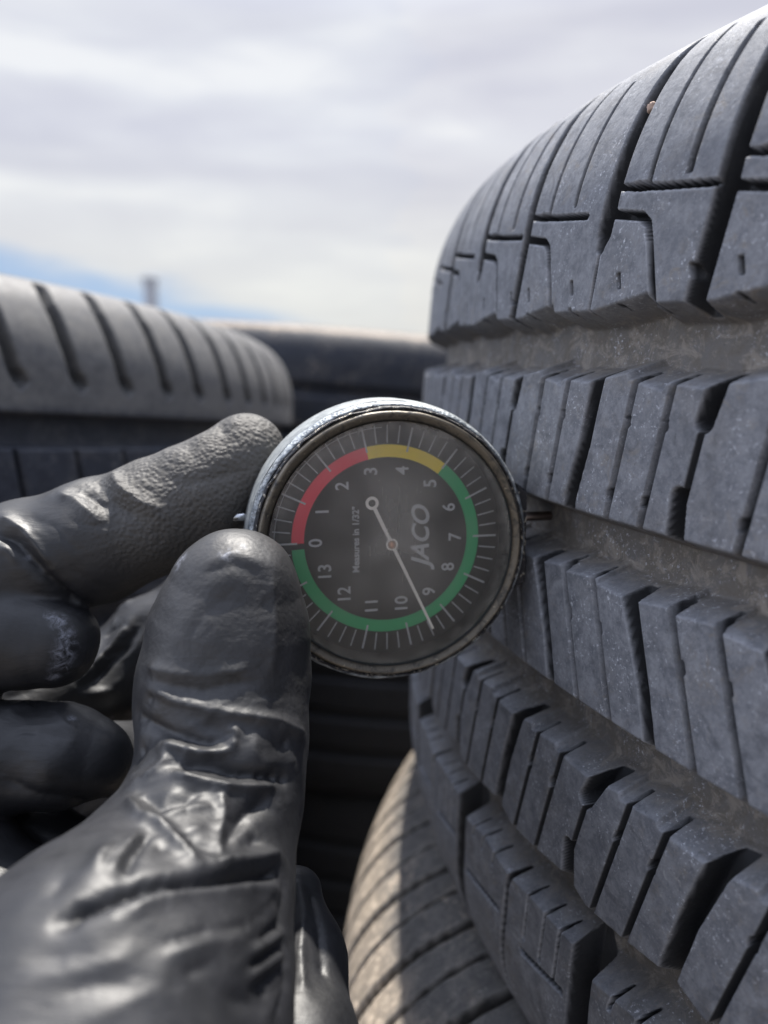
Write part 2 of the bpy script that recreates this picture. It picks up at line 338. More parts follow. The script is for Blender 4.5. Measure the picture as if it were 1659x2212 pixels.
def make_tyre(name, label, C, tx, ty, pattern, mat, swmat, ufine, wstep, th0=math.pi, crown=CROWN, group='used tyres stacked on their sides', dust_light_fn=None, gdust=1.0, arcs=(50.0, 26.0), cutk=1.0):
    """C is the point on the axle where s = 0"""
    a = np.array([tx, ty, 1.]); a /= np.linalg.norm(a); e1 = np.array([1, 0, 0.]) - a*a[0]; e1 /= np.linalg.norm(e1); e2 = np.cross(a, e1)
    base = np.array(C, float) + a*(SMID-117)
    M = Matrix(((e1[0], e2[0], a[0], 0), (e1[1], e2[1], a[1], 0), (e1[2], e2[2], a[2], 0), (0, 0, 0, 1)))
    M = Matrix.Translation(wp(base)) @ M
    root = thing(name, label, 'tyre', M, group)
    wt = 9 + arcs[0]*math.radians(30) + arcs[1]*math.radians(55); wb = -139.2-wt; w = np.arange(wb, wt+.01, wstep)
    _, u = ucoords(ufine[0], ufine[1], ufine[2])
    sh = np.interp(w, [-200, -137, -129, -123, -94.5, -84, -56, -48, -16, -8.5, 4.5, 10, 50, 61], [0, 0, 1.8, 1.8, 9.8, 9.8, .3, .3, 5.2, 5.2, 1.8, 1.8, 5.8, 6.2]) if pattern is pattern_main else np.zeros(len(w))
    f = Field(w, u, sh); pattern(f, ufine[1])
    s, r, ang = wprof(w, crown, *arcs); th = th0 + (u[None, :]+sh[:, None])/RT
    fade = sstep((w-wb)/14)*sstep((wt-w)/14)
    h = np.minimum(f.h, f.s)*fade[:, None]
    Rr = r[:, None] + h*np.cos(ang)[:, None]; Ss = s[:, None] + h*np.sin(ang)[:, None] - (SMID-117)
    V = np.stack([Rr*np.cos(th), Rr*np.sin(th), Ss*np.ones_like(Rr)], -1).reshape(-1, 3)*U
    dep = np.clip(-f.g/8.0, 0, 1)**1.3*(f.h > f.g-1.5)*gdust
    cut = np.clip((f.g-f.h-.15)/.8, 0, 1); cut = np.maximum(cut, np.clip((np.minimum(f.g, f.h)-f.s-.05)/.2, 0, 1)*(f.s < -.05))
    bl = f.h.copy(); k_ = max(1, int(round(.7/wstep)))
    for ax_ in (0, 1):
        c_ = np.cumsum(np.insert(bl, 0, 0, axis=ax_), axis=ax_); n_ = bl.shape[ax_]; i_ = np.arange(n_); a_ = np.clip(i_-k_, 0, n_); b_ = np.clip(i_+k_+1, 0, n_)
        bl = (np.take(c_, b_, ax_)-np.take(c_, a_, ax_))/((b_-a_)[:, None] if ax_ == 0 else (b_-a_)[None, :])
    edge = np.clip((f.h-bl-.18)/1.2, 0, 1)*(f.h > -.9)
    if dust_light_fn is not None: dep = np.maximum(dep, dust_light_fn(w)[:, None])
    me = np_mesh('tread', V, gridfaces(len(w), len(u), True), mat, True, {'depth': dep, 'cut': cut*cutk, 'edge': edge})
    obj('tread', me, root)
    # sidewalls and beads
    s1, r1, _ = wprof(np.array([wt]), crown, *arcs); s1 = float(s1[0]); r1 = float(r1[0]); hw = s1-SMID
    pr = [(r1+.2, hw-.2), (r1-6, hw+1.2), (r1-8, hw+1.0), (r1-9, hw+2.2), (r1-30, hw+2.5), (r1-50, hw+.5), (r1-52, hw+1.2), (r1-55, hw-.4), (r1-72, hw-8), (r1-92, hw-18), (r1-104, hw-27), (r1-108, hw-33), (r1-108, hw-42), (r1-100, hw-44), (r1-80, hw-30), (r1-40, hw-12), (r1-6, hw-14), (r1+4, hw-26)]
    for sg in (1, -1):
        V, F = lathe([(p, 117 + sg*q) for p, q in pr], 256); F = F if sg > 0 else F[:, ::-1]
        obj('sidewall', np_mesh('sidewall', V*U, F[:, ::-1], swmat, True, {'depth': np.full(len(V), .35)}), root)
    V, F = lathe([(r1+4, 117+hw-26), (r1+6, 117), (r1+4, 117-hw+26)], 128)
    obj('inner_liner', np_mesh('inner_liner', V*U, F, swmat, True, {'depth': np.full(len(V), .3)}), root)
    return root
def copy_tree(src, loc, label, rz=0.0, mat=None):
    r_ = src.copy(); COL.objects.link(r_); r_.matrix_world = Matrix.Translation(loc) @ src.matrix_world.to_3x3().to_4x4() @ Matrix.Rotation(rz, 4, 'Z'); r_['label'] = label
    for ch in list(src.children):
        c_ = ch.copy(); COL.objects.link(c_); c_.parent = r_
        if mat: c_.material_slots[0].link = 'OBJECT'; c_.material_slots[0].material = mat
    return r_

# ------------------------------------------------------------------ ground
gm, tt, b = new_mat('dusty_ground'); tcn = tt.add('ShaderNodeTexCoord').outputs['Object']
c = tt.mix(tt.ramp(tt.noise(tcn, 6, 8, .65), [(.35, 0.0), (.7, 1.0)]), (.10, .09, .08), (.22, .19, .16)); tt.link(c, b.inputs['Base Color']); b.inputs['Roughness'].default_value = .9
bp = tt.add('ShaderNodeBump', i_Strength=.6, i_Distance=.01); tt.link(tt.noise(tcn, 60, 6, .7), bp.inputs['Height']); tt.link(bp.outputs[0], b.inputs['Normal'])
gv = []
N = 81; lin = np.sinh(np.linspace(-6.2, 6.2, N))/np.sinh(6.2)*900
gx, gy = np.meshgrid(lin, lin); gz = -.002 + 0*gx
obj('ground', np_mesh('ground', np.stack([gx, gy, gz], -1).reshape(-1, 3), gridfaces(N, N), gm), kind='structure')

# ------------------------------------------------------------------ the stacks
QUICK = False
fs = .55 if QUICK else .215
A0 = (.0534, -.0004)
main = make_tyre('truck_tyre', 'big blue-grey tyre on the right, gauge probe in its deep grooved tread', (385.19, 279.51, 0), *A0, pattern_main, M_RUB, M_RUB, (-30, 225, fs), .28)
under = make_tyre('truck_tyre', 'dusty tyre lying under the big tyre at bottom centre, one sunlit cream edge', (351.0, 243.0, -250.0), *A0, pattern_under, M_RUB_OLD, M_RUB_OLD, (-160, 330, .6), .8, cutk=.7, dust_light_fn=lambda w: .85*sstep((w-5)/22)*(1-sstep((w-46)/20)), arcs=(74.0, 66.0))
mid = make_tyre('truck_tyre', 'grey tyre on the left with wide slanted slots over its rounded shoulder', (-432.0, 504.25, -16.1), .025, .077, pattern_slots(-7, 24.2, -211.5, -6, s0=11), M_RUB_MID, M_RUB_BLK, (-330, 40, .45), .5, th0=0.0, crown=.05e-3, dust_light_fn=lambda w: .88*sstep((w+8)/6), gdust=.12, cutk=.45)  # sunlight on the shoulder is painted: pale there, near-black below
far = make_tyre('truck_tyre', 'far dark tyre behind the gauge with a fuzzy brown dusty top edge', (-10, 1075, -14), .085, .02, pattern_far, M_RUB_FAR, M_RUB_FAR, (-500, 500, 2.0), 2.0, th0=-math.pi/2, dust_light_fn=lambda w: 1.0*sstep((w-42)/8), gdust=0.0)
def loc_of(o): return o.matrix_world.translation.copy()
for k in range(3):
    L = loc_of(under); copy_tree(under, L + Vector((random.uniform(-.01, .02), random.uniform(0, .02), -.203*(k+1))), 'worn tyre standing %s in the right hand stack' % ('just under the dusty one', 'second from the ground', 'on the ground')[k], .3*k+.2)
for k in range(4):
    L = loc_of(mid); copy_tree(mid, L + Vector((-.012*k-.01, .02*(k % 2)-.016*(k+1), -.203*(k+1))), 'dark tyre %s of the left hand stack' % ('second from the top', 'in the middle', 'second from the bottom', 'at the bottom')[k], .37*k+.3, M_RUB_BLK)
for k in range(4):
    L = loc_of(far); copy_tree(far, L + Vector((.012*(k % 2), .01*k, -.204*(k+1))), 'far shaded tyre %s of the back stack' % ('second from the top', 'in the middle', 'second from the bottom', 'at the bottom')[k], .5*k+.2, M_RUB_BLK)

# ------------------------------------------------------------------ distant pole
pm = simple('weathered_pole', (.40, .44, .50), .8)
base = P3(334, 800, 16/U*.001*1000)
pr = thing('utility_pole', 'blurred grey pole standing far off against the blue strip of sky', 'pole', Matrix.Translation(Vector((base[0]*U, base[1]*U, 0))))
V, F = lathe([(0, 0), (.17, 0), (.165, 1), (.14, 2.86), (.14, 2.87), (.18, 2.88), (.18, 2.95), (0, 2.98)], 24); obj('shaft', np_mesh('shaft', V, F, pm), pr)

# ------------------------------------------------------------------ gauge
YAW = math.radians(12)
GD = P3(836, 1166, 162)
gx_ = Vector((math.cos(YAW), math.sin(YAW), 0)); gy_ = Vector((0, 0, 1)); gz_ = gx_.cross(gy_)
GM = Matrix(((gx_[0], gy_[0], gz_[0], 0), (gx_[1], gy_[1], gz_[1], 0), (gx_[2], gy_[2], gz_[2], 0), (0, 0, 0, 1)))
gauge = thing('tread_depth_gauge', 'round dial tread depth gauge with red, yellow and green scale pinched in the gloved fingers', 'gauge', Matrix.Translation(wp(GD)) @ GM)
def to_g(p):  # layout point -> gauge-local units
    v = Vector((p[0]-GD[0], p[1]-GD[1], p[2]-GD[2])); return (v.dot(gx_), v.dot(gy_), v.dot(gz_))
m_case, tt, b = new_mat('hammered_grey_metal'); tcn = tt.add('ShaderNodeTexCoord').outputs['Object']
b.inputs['Metallic'].default_value = .45; b.inputs['Roughness'].default_value = .55
c = tt.mix(tt.ramp(tt.noise(tcn, 700, 6, .65), [(.4, 0.0), (.62, 1.0)]), (.16, .18, .20), (.42, .45, .47))
c = tt.mix(tt.ramp(tt.noise(tcn, 260, 6, .7, 1.), [(.55, 0.0), (.65, .8)]), c, (.03, .03, .035)); tt.link(c, b.inputs['Base Color'])
bp = tt.add('ShaderNodeBump', i_Strength=.55, i_Distance=.0003); v_ = tt.add('ShaderNodeTexVoronoi', i_Scale=1900.0); tt.link(tcn, v_.inputs['Vector']); tt.link(tt.math('ADD', v_.outputs['Distance'], tt.noise(tcn, 1500, 4)), bp.inputs['Height']); tt.link(bp.outputs[0], b.inputs['Normal'])
m_drum, tt, b = new_mat('worn_silver_paint'); tcn = tt.add('ShaderNodeTexCoord').outputs['Object']
b.inputs['Metallic'].default_value = .25; b.inputs['Roughness'].default_value = .6
c = tt.mix(tt.ramp(tt.noise(tcn, 500, 7, .7), [(.4, 0.0), (.65, 1.0)]), (.17, .185, .195), (.31, .33, .33)); tt.link(c, b.inputs['Base Color'])
bp = tt.add('ShaderNodeBump', i_Strength=.3, i_Distance=.0002); tt.link(tt.noise(tcn, 1800, 4), bp.inputs['Height']); tt.link(bp.outputs[0], b.inputs['Normal'])
m_bez, tt, b = new_mat('worn_brass_bezel'); tcn = tt.add('ShaderNodeTexCoord').outputs['Object']
b.inputs['Roughness'].default_value = .42
nz = tt.noise(tcn, 420, 7, .7, .6); nz2 = tt.noise(tcn, 1500, 5, .65)
c = tt.mix(tt.ramp(nz, [(.36, 0.0), (.50, 1.0)]), (.03, .028, .026), (.15, .132, .105))
c = tt.mix(tt.ramp(nz2, [(.62, 0.0), (.70, .8)]), c, (.50, .44, .33)); tt.link(c, b.inputs['Base Color']); tt.link(tt.ramp(nz, [(.36, .1), (.5, .6)]), b.inputs['Metallic'])
bp = tt.add('ShaderNodeBump', i_Strength=.35, i_Distance=.0003); tt.link(tt.math('ADD', nz, nz2), bp.inputs['Height']); tt.link(bp.outputs[0], b.inputs['Normal'])
m_blk = simple('black_inner_ring', (.02, .02, .022), .45)
m_crimp, tt, b = new_mat('chipped_black_lip'); tcn = tt.add('ShaderNodeTexCoord').outputs['Object']; nz = tt.noise(tcn, 900, 7, .7, .4)
tt.link(tt.mix(tt.ramp(nz, [(.56, 0.0), (.62, 1.0)]), (.016, .016, .02), (.45, .42, .36)), b.inputs['Base Color']); tt.link(tt.ramp(nz, [(.56, .1), (.62, .9)]), b.inputs['Metallic']); b.inputs['Roughness'].default_value = .35
bp = tt.add('ShaderNodeBump', i_Strength=.9, i_Distance=.0004); tt.link(nz, bp.inputs['Height']); tt.link(bp.outputs[0], b.inputs['Normal'])
def jit(amp, seed, fr=(7, 13, 29, 53)):
    ph = np.random.default_rng(seed).random((len(fr), 2))*6.28
    return lambda R, th, Z: amp*sum(np.sin(k*th+p[0]+Z*1.5)*math.exp(-i*.25) for i, (k, p) in enumerate(zip(fr, ph)))
V, F = lathe([(0, -10.5), (24, -10.5), (28.0, -9.6), (29.2, -8.0), (29.5, -6), (29.5, 1.5), (29.2, 3.2)], 192)
obj('case', np_mesh('case', V*U, F, m_drum), gauge)
V, F = lathe([(29.15, 3.1), (29.1, 3.9), (28.8, 4.7), (28.45, 5.2), (28.15, 5.2), (28.05, 4.9)], 256, jitter=jit(.04, 3))
obj('rim', np_mesh('rim', V*U, F, m_case), gauge)
V, F = lathe([(28.2, 4.6), (28.1, 5.6), (27.8, 6.1), (27.55, 6.0), (27.4, 5.4)], 320, jitter=jit(.10, 9, (9, 17, 31, 47, 83)))
obj('crimp', np_mesh('crimp', V*U, F, m_crimp), gauge)
V, F = lathe([(27.55, 5.0), (27.45, 5.9), (27.2, 6.5), (26.95, 6.75), (26.7, 6.75), (26.4, 6.6), (26.0, 6.35), (25.6, 6.1), (25.3, 5.9), (25.1, 5.4)], 320, jitter=jit(.035, 5, (5, 11, 17, 29)))
obj('bezel', np_mesh('bezel', V*U, F, m_bez), gauge)
V, F = lathe([(25.3, 6.6), (25.1, 5.6), (25.0, 2.6), (24.9, -.2)], 160); obj('inner_ring', np_mesh('inner_ring', V*U, F, m_blk), gauge)
# dial face with its printing: one mesh, several materials
dm = [simple('dial_black', (.010, .0095, .009), .6), simple('dial_red', (.92, .035, .08), .5), simple('dial_yellow', (.95, .72, .04), .5), simple('dial_green', (.01, .42, .15), .5), simple('dial_white', (.52, .54, .57), .5)]
dV, dF, dI = [], [], []
def dadd(V, F, mi):
    o_ = sum(len(x) for x in dV); dV.append(np.asarray(V, float)); dF.extend([[i+o_ for i in f_] for f_ in F]); dI.extend([mi]*len(F))
def ringseg(r0, r1, a0, a1, z, mi, n=60):
    A = np.linspace(a0, a1, n); V = [(r*math.cos(x), r*math.sin(x), z) for r in (r1, r0) for x in A]
    dadd(V, [[i, i+1, n+i+1, n+i][::-1] for i in range(n-1)], mi)
ringseg(0.0, 24.9, 0, 2*math.pi, 0, 0, 160)
def ang(v): return math.pi - v*2*math.pi/14         # scale value -> angle; zero points left, values run clockwise
for v0, v1, mi in ((0, 3, 1), (3, 5, 2), (5, 13.85, 3)): ringseg(17.5, 20.1, ang(v1), ang(v0), .05, mi, 80)
for k in range(56):
    a = ang(k/4); mj = k % 4 == 0; w_ = .19 if mj else .12; r0, r1 = (18.9 if mj else 20.4), 24.1
    ca, sa = math.cos(a), math.sin(a)
    dadd([(r*ca - q*sa, r*sa + q*ca, .09) for r, q in ((r0, -w_), (r1, -w_), (r1, w_), (r0, w_))], [[0, 1, 2, 3]], 4)
ringseg(23.55, 23.68, ang(3.4), ang(-.3), .07, 4, 60)
def text_mesh(body, size, shear=0.0, bold=0.0, sx=1.0):
    cu = bpy.data.curves.new('t', 'FONT'); cu.body = body; cu.size = size; cu.align_x = 'CENTER'; cu.align_y = 'CENTER'; cu.shear = shear; cu.offset = bold; cu.resolution_u = 4; cu.fill_mode = 'FRONT'
    to = bpy.data.objects.new('t', cu); COL.objects.link(to); bpy.context.view_layer.update()
    me = bpy.data.meshes.new_from_object(to.evaluated_get(bpy.context.evaluated_depsgraph_get()))
    V = [(v.co.x*sx, v.co.y, 0) for v in me.vertices]; F = [list(p.vertices) for p in me.polygons]
    bpy.data.objects.remove(to); bpy.data.meshes.remove(me); bpy.data.curves.remove(cu); return V, F
def dtext(body, size, cx, cy, **kw):   # printed with its top to the left
    V, F = text_mesh(body, size, **kw); dadd([(cx - y, cy + x, .10) for x, y, _ in V], F, 4)
for v in range(14):
    a = ang(v); rr_ = 15.0 if v < 10 else 14.6
    dtext(str(v), 3.9, rr_*math.cos(a), rr_*math.sin(a), bold=.05, sx=.95)
dtext('JACO', 5.4, 7.4, .3, shear=.35, bold=.12, sx=.98)
dtext('Measures in 1/32"', 1.95, -6.6, .3, bold=.05, sx=1.0)
me = bpy.data.meshes.new('dial_face'); me.from_pydata([tuple(x) for x in np.concatenate(dV)*U], [], dF)
for m_ in dm: me.materials.append(m_)
me.polygons.foreach_set('material_index', dI); me.update()
obj('dial_face', me, gauge)
# needle
nm = simple('needle_white', (.98, .96, .90), .5); hubm = simple('copper_pivot', (.62, .30, .16), .4, .6)
def bar(p, q, w0, w1, z, th):
    p = np.array(p); q = np.array(q); d = q-p; d /= np.hypot(*d); n = np.array([-d[1], d[0]])
    V = [(*(p+n*w0*s_), z+t_) for t_ in (0, th) for s_ in (1, -1)] + [(*(q+n*w1*s_), z+t_) for t_ in (0, th) for s_ in (1, -1)]
    F = [[0, 1, 3, 2], [4, 6, 7, 5], [2, 3, 7, 6], [0, 4, 5, 1], [0, 2, 6, 4], [1, 5, 7, 3]]; return V, F
tip = np.array([8.95, -18.6]); tl = np.array([-4.1, 8.7]); ring_c = tl*1.0
vv, ff = bar(tl*.86, tip, .38, .26, 4.6, .18); NV = [np.array(vv)]; NF = [list(x) for x in ff]
def addn(V, F): 
    o_ = sum(len(x) for x in NV); NV.append(np.array(V)); NF.extend([[i+o_ for i in f_] for f_ in F])
rv, rf = lathe([(.75, 4.6), (1.35, 4.6), (1.35, 4.8), (.75, 4.8), (.75, 4.6)], 40); rv[:, 0] += ring_c[0]; rv[:, 1] += ring_c[1]; addn(rv, rf)
rv, rf = lathe([(0, 4.85), (1.25, 4.8), (1.25, 4.5), (.5, 4.5)], 32); addn(rv, rf)
me = bpy.data.meshes.new('needle'); me.from_pydata([tuple(x) for x in np.concatenate(NV)*U], [], NF); me.materials.append(nm); nd = obj('needle', me, gauge)
V, F = lathe([(0, 5.25), (.5, 5.2), (.85, 5.0), (.85, 4.82)], 32); obj('pivot_cap', np_mesh('pivot_cap', V*U, F, hubm), nd)
# lens: dusty scratched clear plastic, with glare painted on
m_gl = bpy.data.materials.new('scratched_lens'); m_gl.use_nodes = True; m_gl.node_tree.nodes.clear(); tt = NT(m_gl.node_tree)
tcn = tt.add('ShaderNodeTexCoord').outputs['Object']
tr = tt.add('ShaderNodeBsdfTransparent'); df = tt.add('ShaderNodeBsdfDiffuse'); df.inputs[0].default_value = (.80, .76, .70, 1)
tl_ = tt.add('ShaderNodeBsdfTranslucent'); tl_.inputs[0].default_value = (.80, .74, .66, 1)
gl = tt.add('ShaderNodeBsdfGlossy'); gl.inputs['Roughness'].default_value = .42
def scratch(rot, sc_):
    mp_ = tt.add('ShaderNodeMapping'); mp_.inputs['Rotation'].default_value = (0, 0, rot); mp_.inputs['Scale'].default_value = (1.0, .03, 1.0); tt.link(tcn, mp_.inputs[0])
    return tt.ramp(tt.noise(mp_.outputs[0], sc_, 2, .5, .3), [(.68, 0.0), (.73, 1.0)])
scr = tt.math('MAXIMUM', tt.math('MAXIMUM', scratch(.5, 3200), scratch(2.2, 2900)), scratch(1.3, 3500))
spk = tt.ramp(tt.noise(tcn, 3800, 3, .6), [(.68, 0.0), (.76, 1.0)])
grime_glare = tt.ramp(tt.noise(tcn, 150, 3, .5), [(.25, .015), (.75, .09)])
sp_ = tt.add('ShaderNodeSeparateXYZ'); tt.link(tcn, sp_.inputs[0])
rr2 = tt.math('SQRT', tt.math('ADD', tt.math('POWER', sp_.outputs[0], 2.0), tt.math('POWER', sp_.outputs[1], 2.0)))
centre_glare = tt.math('MULTIPLY', tt.ramp(rr2, [(.001, .40), (.015, .01)]), tt.ramp(tt.noise(tcn, 120, 1.5, .4), [(.25, .3), (.75, 1.0)]))  # warm glare at the centre, put into the lens as a pale patch
rimd = tt.math('MULTIPLY', tt.ramp(rr2, [(.0192, 0.0), (.0222, .30)]), tt.ramp(tt.noise(tcn, 500, 6, .7), [(.4, .2), (.6, 1.0)]))
glr = tt.math('MULTIPLY', tt.ramp(sp_.outputs[1], [(.004, 0.0), (.02, .16)]), tt.ramp(tt.noise(tcn, 110, 1.5, .4), [(.25, .1), (.75, 1.0)]))  # sky glare on the upper lens, painted as a pale veil
grime_glare = tt.math('ADD', tt.math('ADD', grime_glare, glr), tt.math('ADD', centre_glare, rimd))
fac = tt.math('ADD', grime_glare, tt.math('ADD', tt.math('MULTIPLY', scr, .05), tt.math('MULTIPLY', spk, .22)), clamp=True)
mdd = tt.add('ShaderNodeMixShader', i_0=.35); tt.link(df.outputs[0], mdd.inputs[1]); tt.link(tl_.outputs[0], mdd.inputs[2])
m1 = tt.add('ShaderNodeMixShader'); tt.link(fac, m1.inputs[0]); tt.link(tr.outputs[0], m1.inputs[1]); tt.link(mdd.outputs[0], m1.inputs[2])
m2 = tt.add('ShaderNodeMixShader'); fr = tt.add('ShaderNodeFresnel', i_IOR=1.45); tt.link(fr.outputs[0], m2.inputs[0]); tt.link(m1.outputs[0], m2.inputs[1]); tt.link(gl.outputs[0], m2.inputs[2])
bp = tt.add('ShaderNodeBump', i_Strength=.25, i_Distance=.0001); tt.link(tt.math('ADD', scr, tt.noise(tcn, 1500, 4)), bp.inputs['Height']); tt.link(bp.outputs[0], gl.inputs['Normal'])
ou = tt.add('ShaderNodeOutputMaterial'); tt.link(m2.outputs[0], ou.inputs[0])
V, F = lathe([(25.2, 5.9), (22, 6.15), (15, 6.4), (8, 6.55), (.01, 6.6)], 128); obj('lens', np_mesh('lens', V*U, F, m_gl), gauge)
# foot, probe and plunger
def prism(pts2, z0, z1, bev=.5):
    n = len(pts2); c0 = np.mean(pts2, 0); ins = [c0+(np.array(p)-c0)*(1-bev/np.hypot(*(np.array(p)-c0))) for p in pts2]
    V = [(*p, z0+bev) for p in pts2]+[(*p, z1-bev) for p in pts2]+[(*p, z1) for p in ins]+[(*p, z0) for p in ins]
    F = [[i, (i+1) % n, n+(i+1) % n, n+i] for i in range(n)]+[[n+i, n+(i+1) % n, 2*n+(i+1) % n, 2*n+i] for i in range(n)]+[[3*n+i, 3*n+(i+1) % n, (i+1) % n, i] for i in range(n)]+[[2*n+i for i in range(n)], [3*n+i for i in range(n)][::-1]]
    return V, F
V, F = prism([(27.6, -11.5), (29.9, -10), (29.9, 10), (27.6, 11.5)], -9.5, 3.0)
me = bpy.data.meshes.new('foot'); me.from_pydata([tuple(np.array(x)*U) for x in V], [], F); me.materials.append(m_crimp); obj('foot', me, gauge)
steel = simple('dull_steel', (.22, .18, .16), .35, 1.0); chrome = simple('chrome', (.75, .77, .8), .12, 1.0)
pg = to_g(P3(1145, 1113, 172)); py_ = pg[1]
def rod(x0, x1, r, y, z, mat, name, par, nubs=()):
    prf = [(0, x0), (r*.8, x0), (r, x0+.3)]+list(nubs)+[(r, x1-.3), (r*.8, x1), (0, x1)]
    V, F = lathe(prf, 32); V = np.stack([V[:, 2], V[:, 0]+y, V[:, 1]+z], -1); return obj(name, np_mesh(name, V*U, F, mat), par)
rod(29.0, 38, 1.05, py_, -2.5, steel, 'probe_pin', gauge)
pl_ = to_g(P3(530, 1113, 163)); rod(-34.5, -28, .95, pl_[1], -6.5, chrome, 'plunger', gauge)

# ------------------------------------------------------------------ gloved hand
VX = .9 if QUICK else .46
lo = np.array([-118., 44., -185.]); hi = np.array([-2., 224., 8.])
dims = np.ceil((hi-lo)/VX).astype(int); G = np.full(dims, 12.0, np.float32)
ax = [lo[i]+VX*np.arange(dims[i]) for i in range(3)]
def smin(a, b, k):
    h_ = np.clip(.5+.5*(b-a)/k, 0, 1); return b*(1-h_)+a*h_-k*h_*(1-h_)
def chain(pts, k_in=3.0, k_out=2.0):
    """pts = (px, py, depth, radius in px)"""
    Q = [(P3(*p[:3]), p[3]*p[2]/FPX) if len(p) == 4 else (np.array(p[:3], float), p[3]) for p in pts]
    rm = max(q[1] for q in Q); mn = np.min([q[0] for q in Q], 0)-rm-8; mx = np.max([q[0] for q in Q], 0)+rm+8
    i0 = np.clip(((mn-lo)/VX).astype(int), 0, dims); i1 = np.clip(((mx-lo)/VX).astype(int)+1, 0, dims)
    if (i1 <= i0).any(): return
    sl_ = tuple(slice(a, b) for a, b in zip(i0, i1))
    X, Y, Z = (a[s_].astype(np.float32) for a, s_ in zip(ax, sl_)); X = X[:, None, None]; Y = Y[None, :, None]; Z = Z[None, None, :]
    D = None
    for (a, ra), (b, rb) in zip(Q[:-1], Q[1:]):
        d = b-a; L = float(d@d)+1e-6
        t_ = np.clip(((X-a[0])*d[0]+(Y-a[1])*d[1]+(Z-a[2])*d[2])/L, 0, 1).astype(np.float32)
        e = np.sqrt((X-a[0]-t_*d[0])**2+(Y-a[1]-t_*d[1])**2+(Z-a[2]-t_*d[2])**2)-(ra+(rb-ra)*t_)
        D = e if D is None else smin(D, e, k_in)
    G[sl_] = smin(G[sl_], D, k_out)
# four fingers, then the palm, then the thumb in front
chain([(538, 966, 168, 72), (515, 1002, 168, 94), (440, 1062, 167, 110), (330, 1118, 166, 118), (200, 1172, 165, 130), (60, 1215, 163, 130), (-70, 1300, 158, 125), (-190, 1560, 152, 130)])            # index
chain([(590, 1140, 204, 60), (455, 1285, 202, 82), (330, 1385, 200, 88), (220, 1475, 195, 92), (60, 1530, 184, 100)], 4, .8)   # middle, behind the thumb
chain([(112, 1385, 157, 98), (30, 1372, 157, 112), (-80, 1380, 156, 118), (-200, 1600, 152, 130)], 3, 1.2)        # middle, its bent joint
chain([(200, 1640, 156, 84), (130, 1632, 155, 106), (0, 1636, 154, 116), (-120, 1670, 156, 120)], 3, 1.2)      # ring
chain([(205, 1640, 168, 80), (330, 1640, 182, 80), (430, 1600, 192, 70)], 3, 1.0)
chain([(150, 1845, 162, 82), (60, 1830, 162, 98), (-80, 1850, 156, 105)], 3, 1.2)                              # little
chain([(-190, 1560, 152, 130), (-190, 1900, 146, 190), (0, 2200, 140, 330)], 6, 2.0)
chain([(636, 1935, 143, 60), (646, 2075, 134, 94), (626, 2300, 121, 150), (470, 2600, 106, 250)], 4, 2.6)          # ball of the palm beyond the crease
chain([(512, 1262, 138, 122), (500, 1340, 139, 152), (489, 1440, 139, 164), (480, 1530, 137.5, 168), (484, 1625, 133.5, 160), (467, 1725, 129.5, 168), (418, 1855, 123, 202), (345, 2015, 113, 276), (235, 2215, 101, 385), (130, 2480, 90, 450)], 5, 1.6)   # thumb and its base
chain([P3(130, 2480, 90).tolist()+[24.5], [-66, 62, -160, 29]], 4, 3)
# surface nets
def surface_nets(G):
    ins = G < 0; nx, ny, nz = G.shape
    cnt = np.zeros((nx-1, ny-1, nz-1), np.int8)
    for i in (0, 1):
        for j in (0, 1):
            for k in (0, 1): cnt += ins[i:nx-1+i, j:ny-1+j, k:nz-1+k]
    act = (cnt > 0) & (cnt < 8); idx = np.full(cnt.shape, -1, np.int64); I = np.argwhere(act); idx[act] = np.arange(len(I))
    acc = np.zeros((len(I), 3)); n_ = np.zeros(len(I))
    cor = {(i, j, k): G[I[:, 0]+i, I[:, 1]+j, I[:, 2]+k] for i in (0, 1) for j in (0, 1) for k in (0, 1)}
    for a_ in cor:
        for d in range(3):
            if a_[d]: continue
            b_ = list(a_); b_[d] = 1; b_ = tuple(b_); va, vb = cor[a_], cor[b_]; m = (va < 0) != (vb < 0)
            t_ = np.where(m, va/(va-vb+1e-12), 0)
            p = np.tile(np.array(a_, float), (len(I), 1)); p[:, d] += t_
            acc += np.where(m[:, None], p, 0); n_ += m
    V = I + acc/n_[:, None]; Fs = []
    for d in range(3):
        o1, o2 = [(1, 2), (2, 0), (0, 1)][d]
        s0 = [slice(None)]*3; s1 = [slice(None)]*3; s0[d] = slice(0, -1); s1[d] = slice(1, None)
        e = ins[tuple(s0)] != ins[tuple(s1)]; E = np.argwhere(e)
        ok = (E[:, o1] > 0) & (E[:, o2] > 0) & (E[:, o1] < G.shape[o1]-1) & (E[:, o2] < G.shape[o2]-1); E = E[ok]
        st = ins[E[:, 0], E[:, 1], E[:, 2]]
        q = []
        for (x, y) in ((-1, -1), (0, -1), (0, 0), (-1, 0)):
            c_ = E.copy(); c_[:, o1] += x; c_[:, o2] += y; q.append(idx[c_[:, 0], c_[:, 1], c_[:, 2]])
        q = np.stack(q, 1); q[~st] = q[~st][:, ::-1]; Fs.append(q)
    F = np.concatenate(Fs); return V, F[(F >= 0).all(1)]
def samp(p):
    q = (p-lo)/VX-0.0; q = np.clip(q, 0, np.array(dims)-1.001); i = q.astype(int); f_ = q-i; r_ = 0
    for a in (0, 1):
        for b_ in (0, 1):
            for c_ in (0, 1):
                w_ = (f_[:, 0] if a else 1-f_[:, 0])*(f_[:, 1] if b_ else 1-f_[:, 1])*(f_[:, 2] if c_ else 1-f_[:, 2])
                r_ = r_ + w_*G[i[:, 0]+a, i[:, 1]+b_, i[:, 2]+c_]
    return r_
V, F = surface_nets(G); V = V*VX + lo
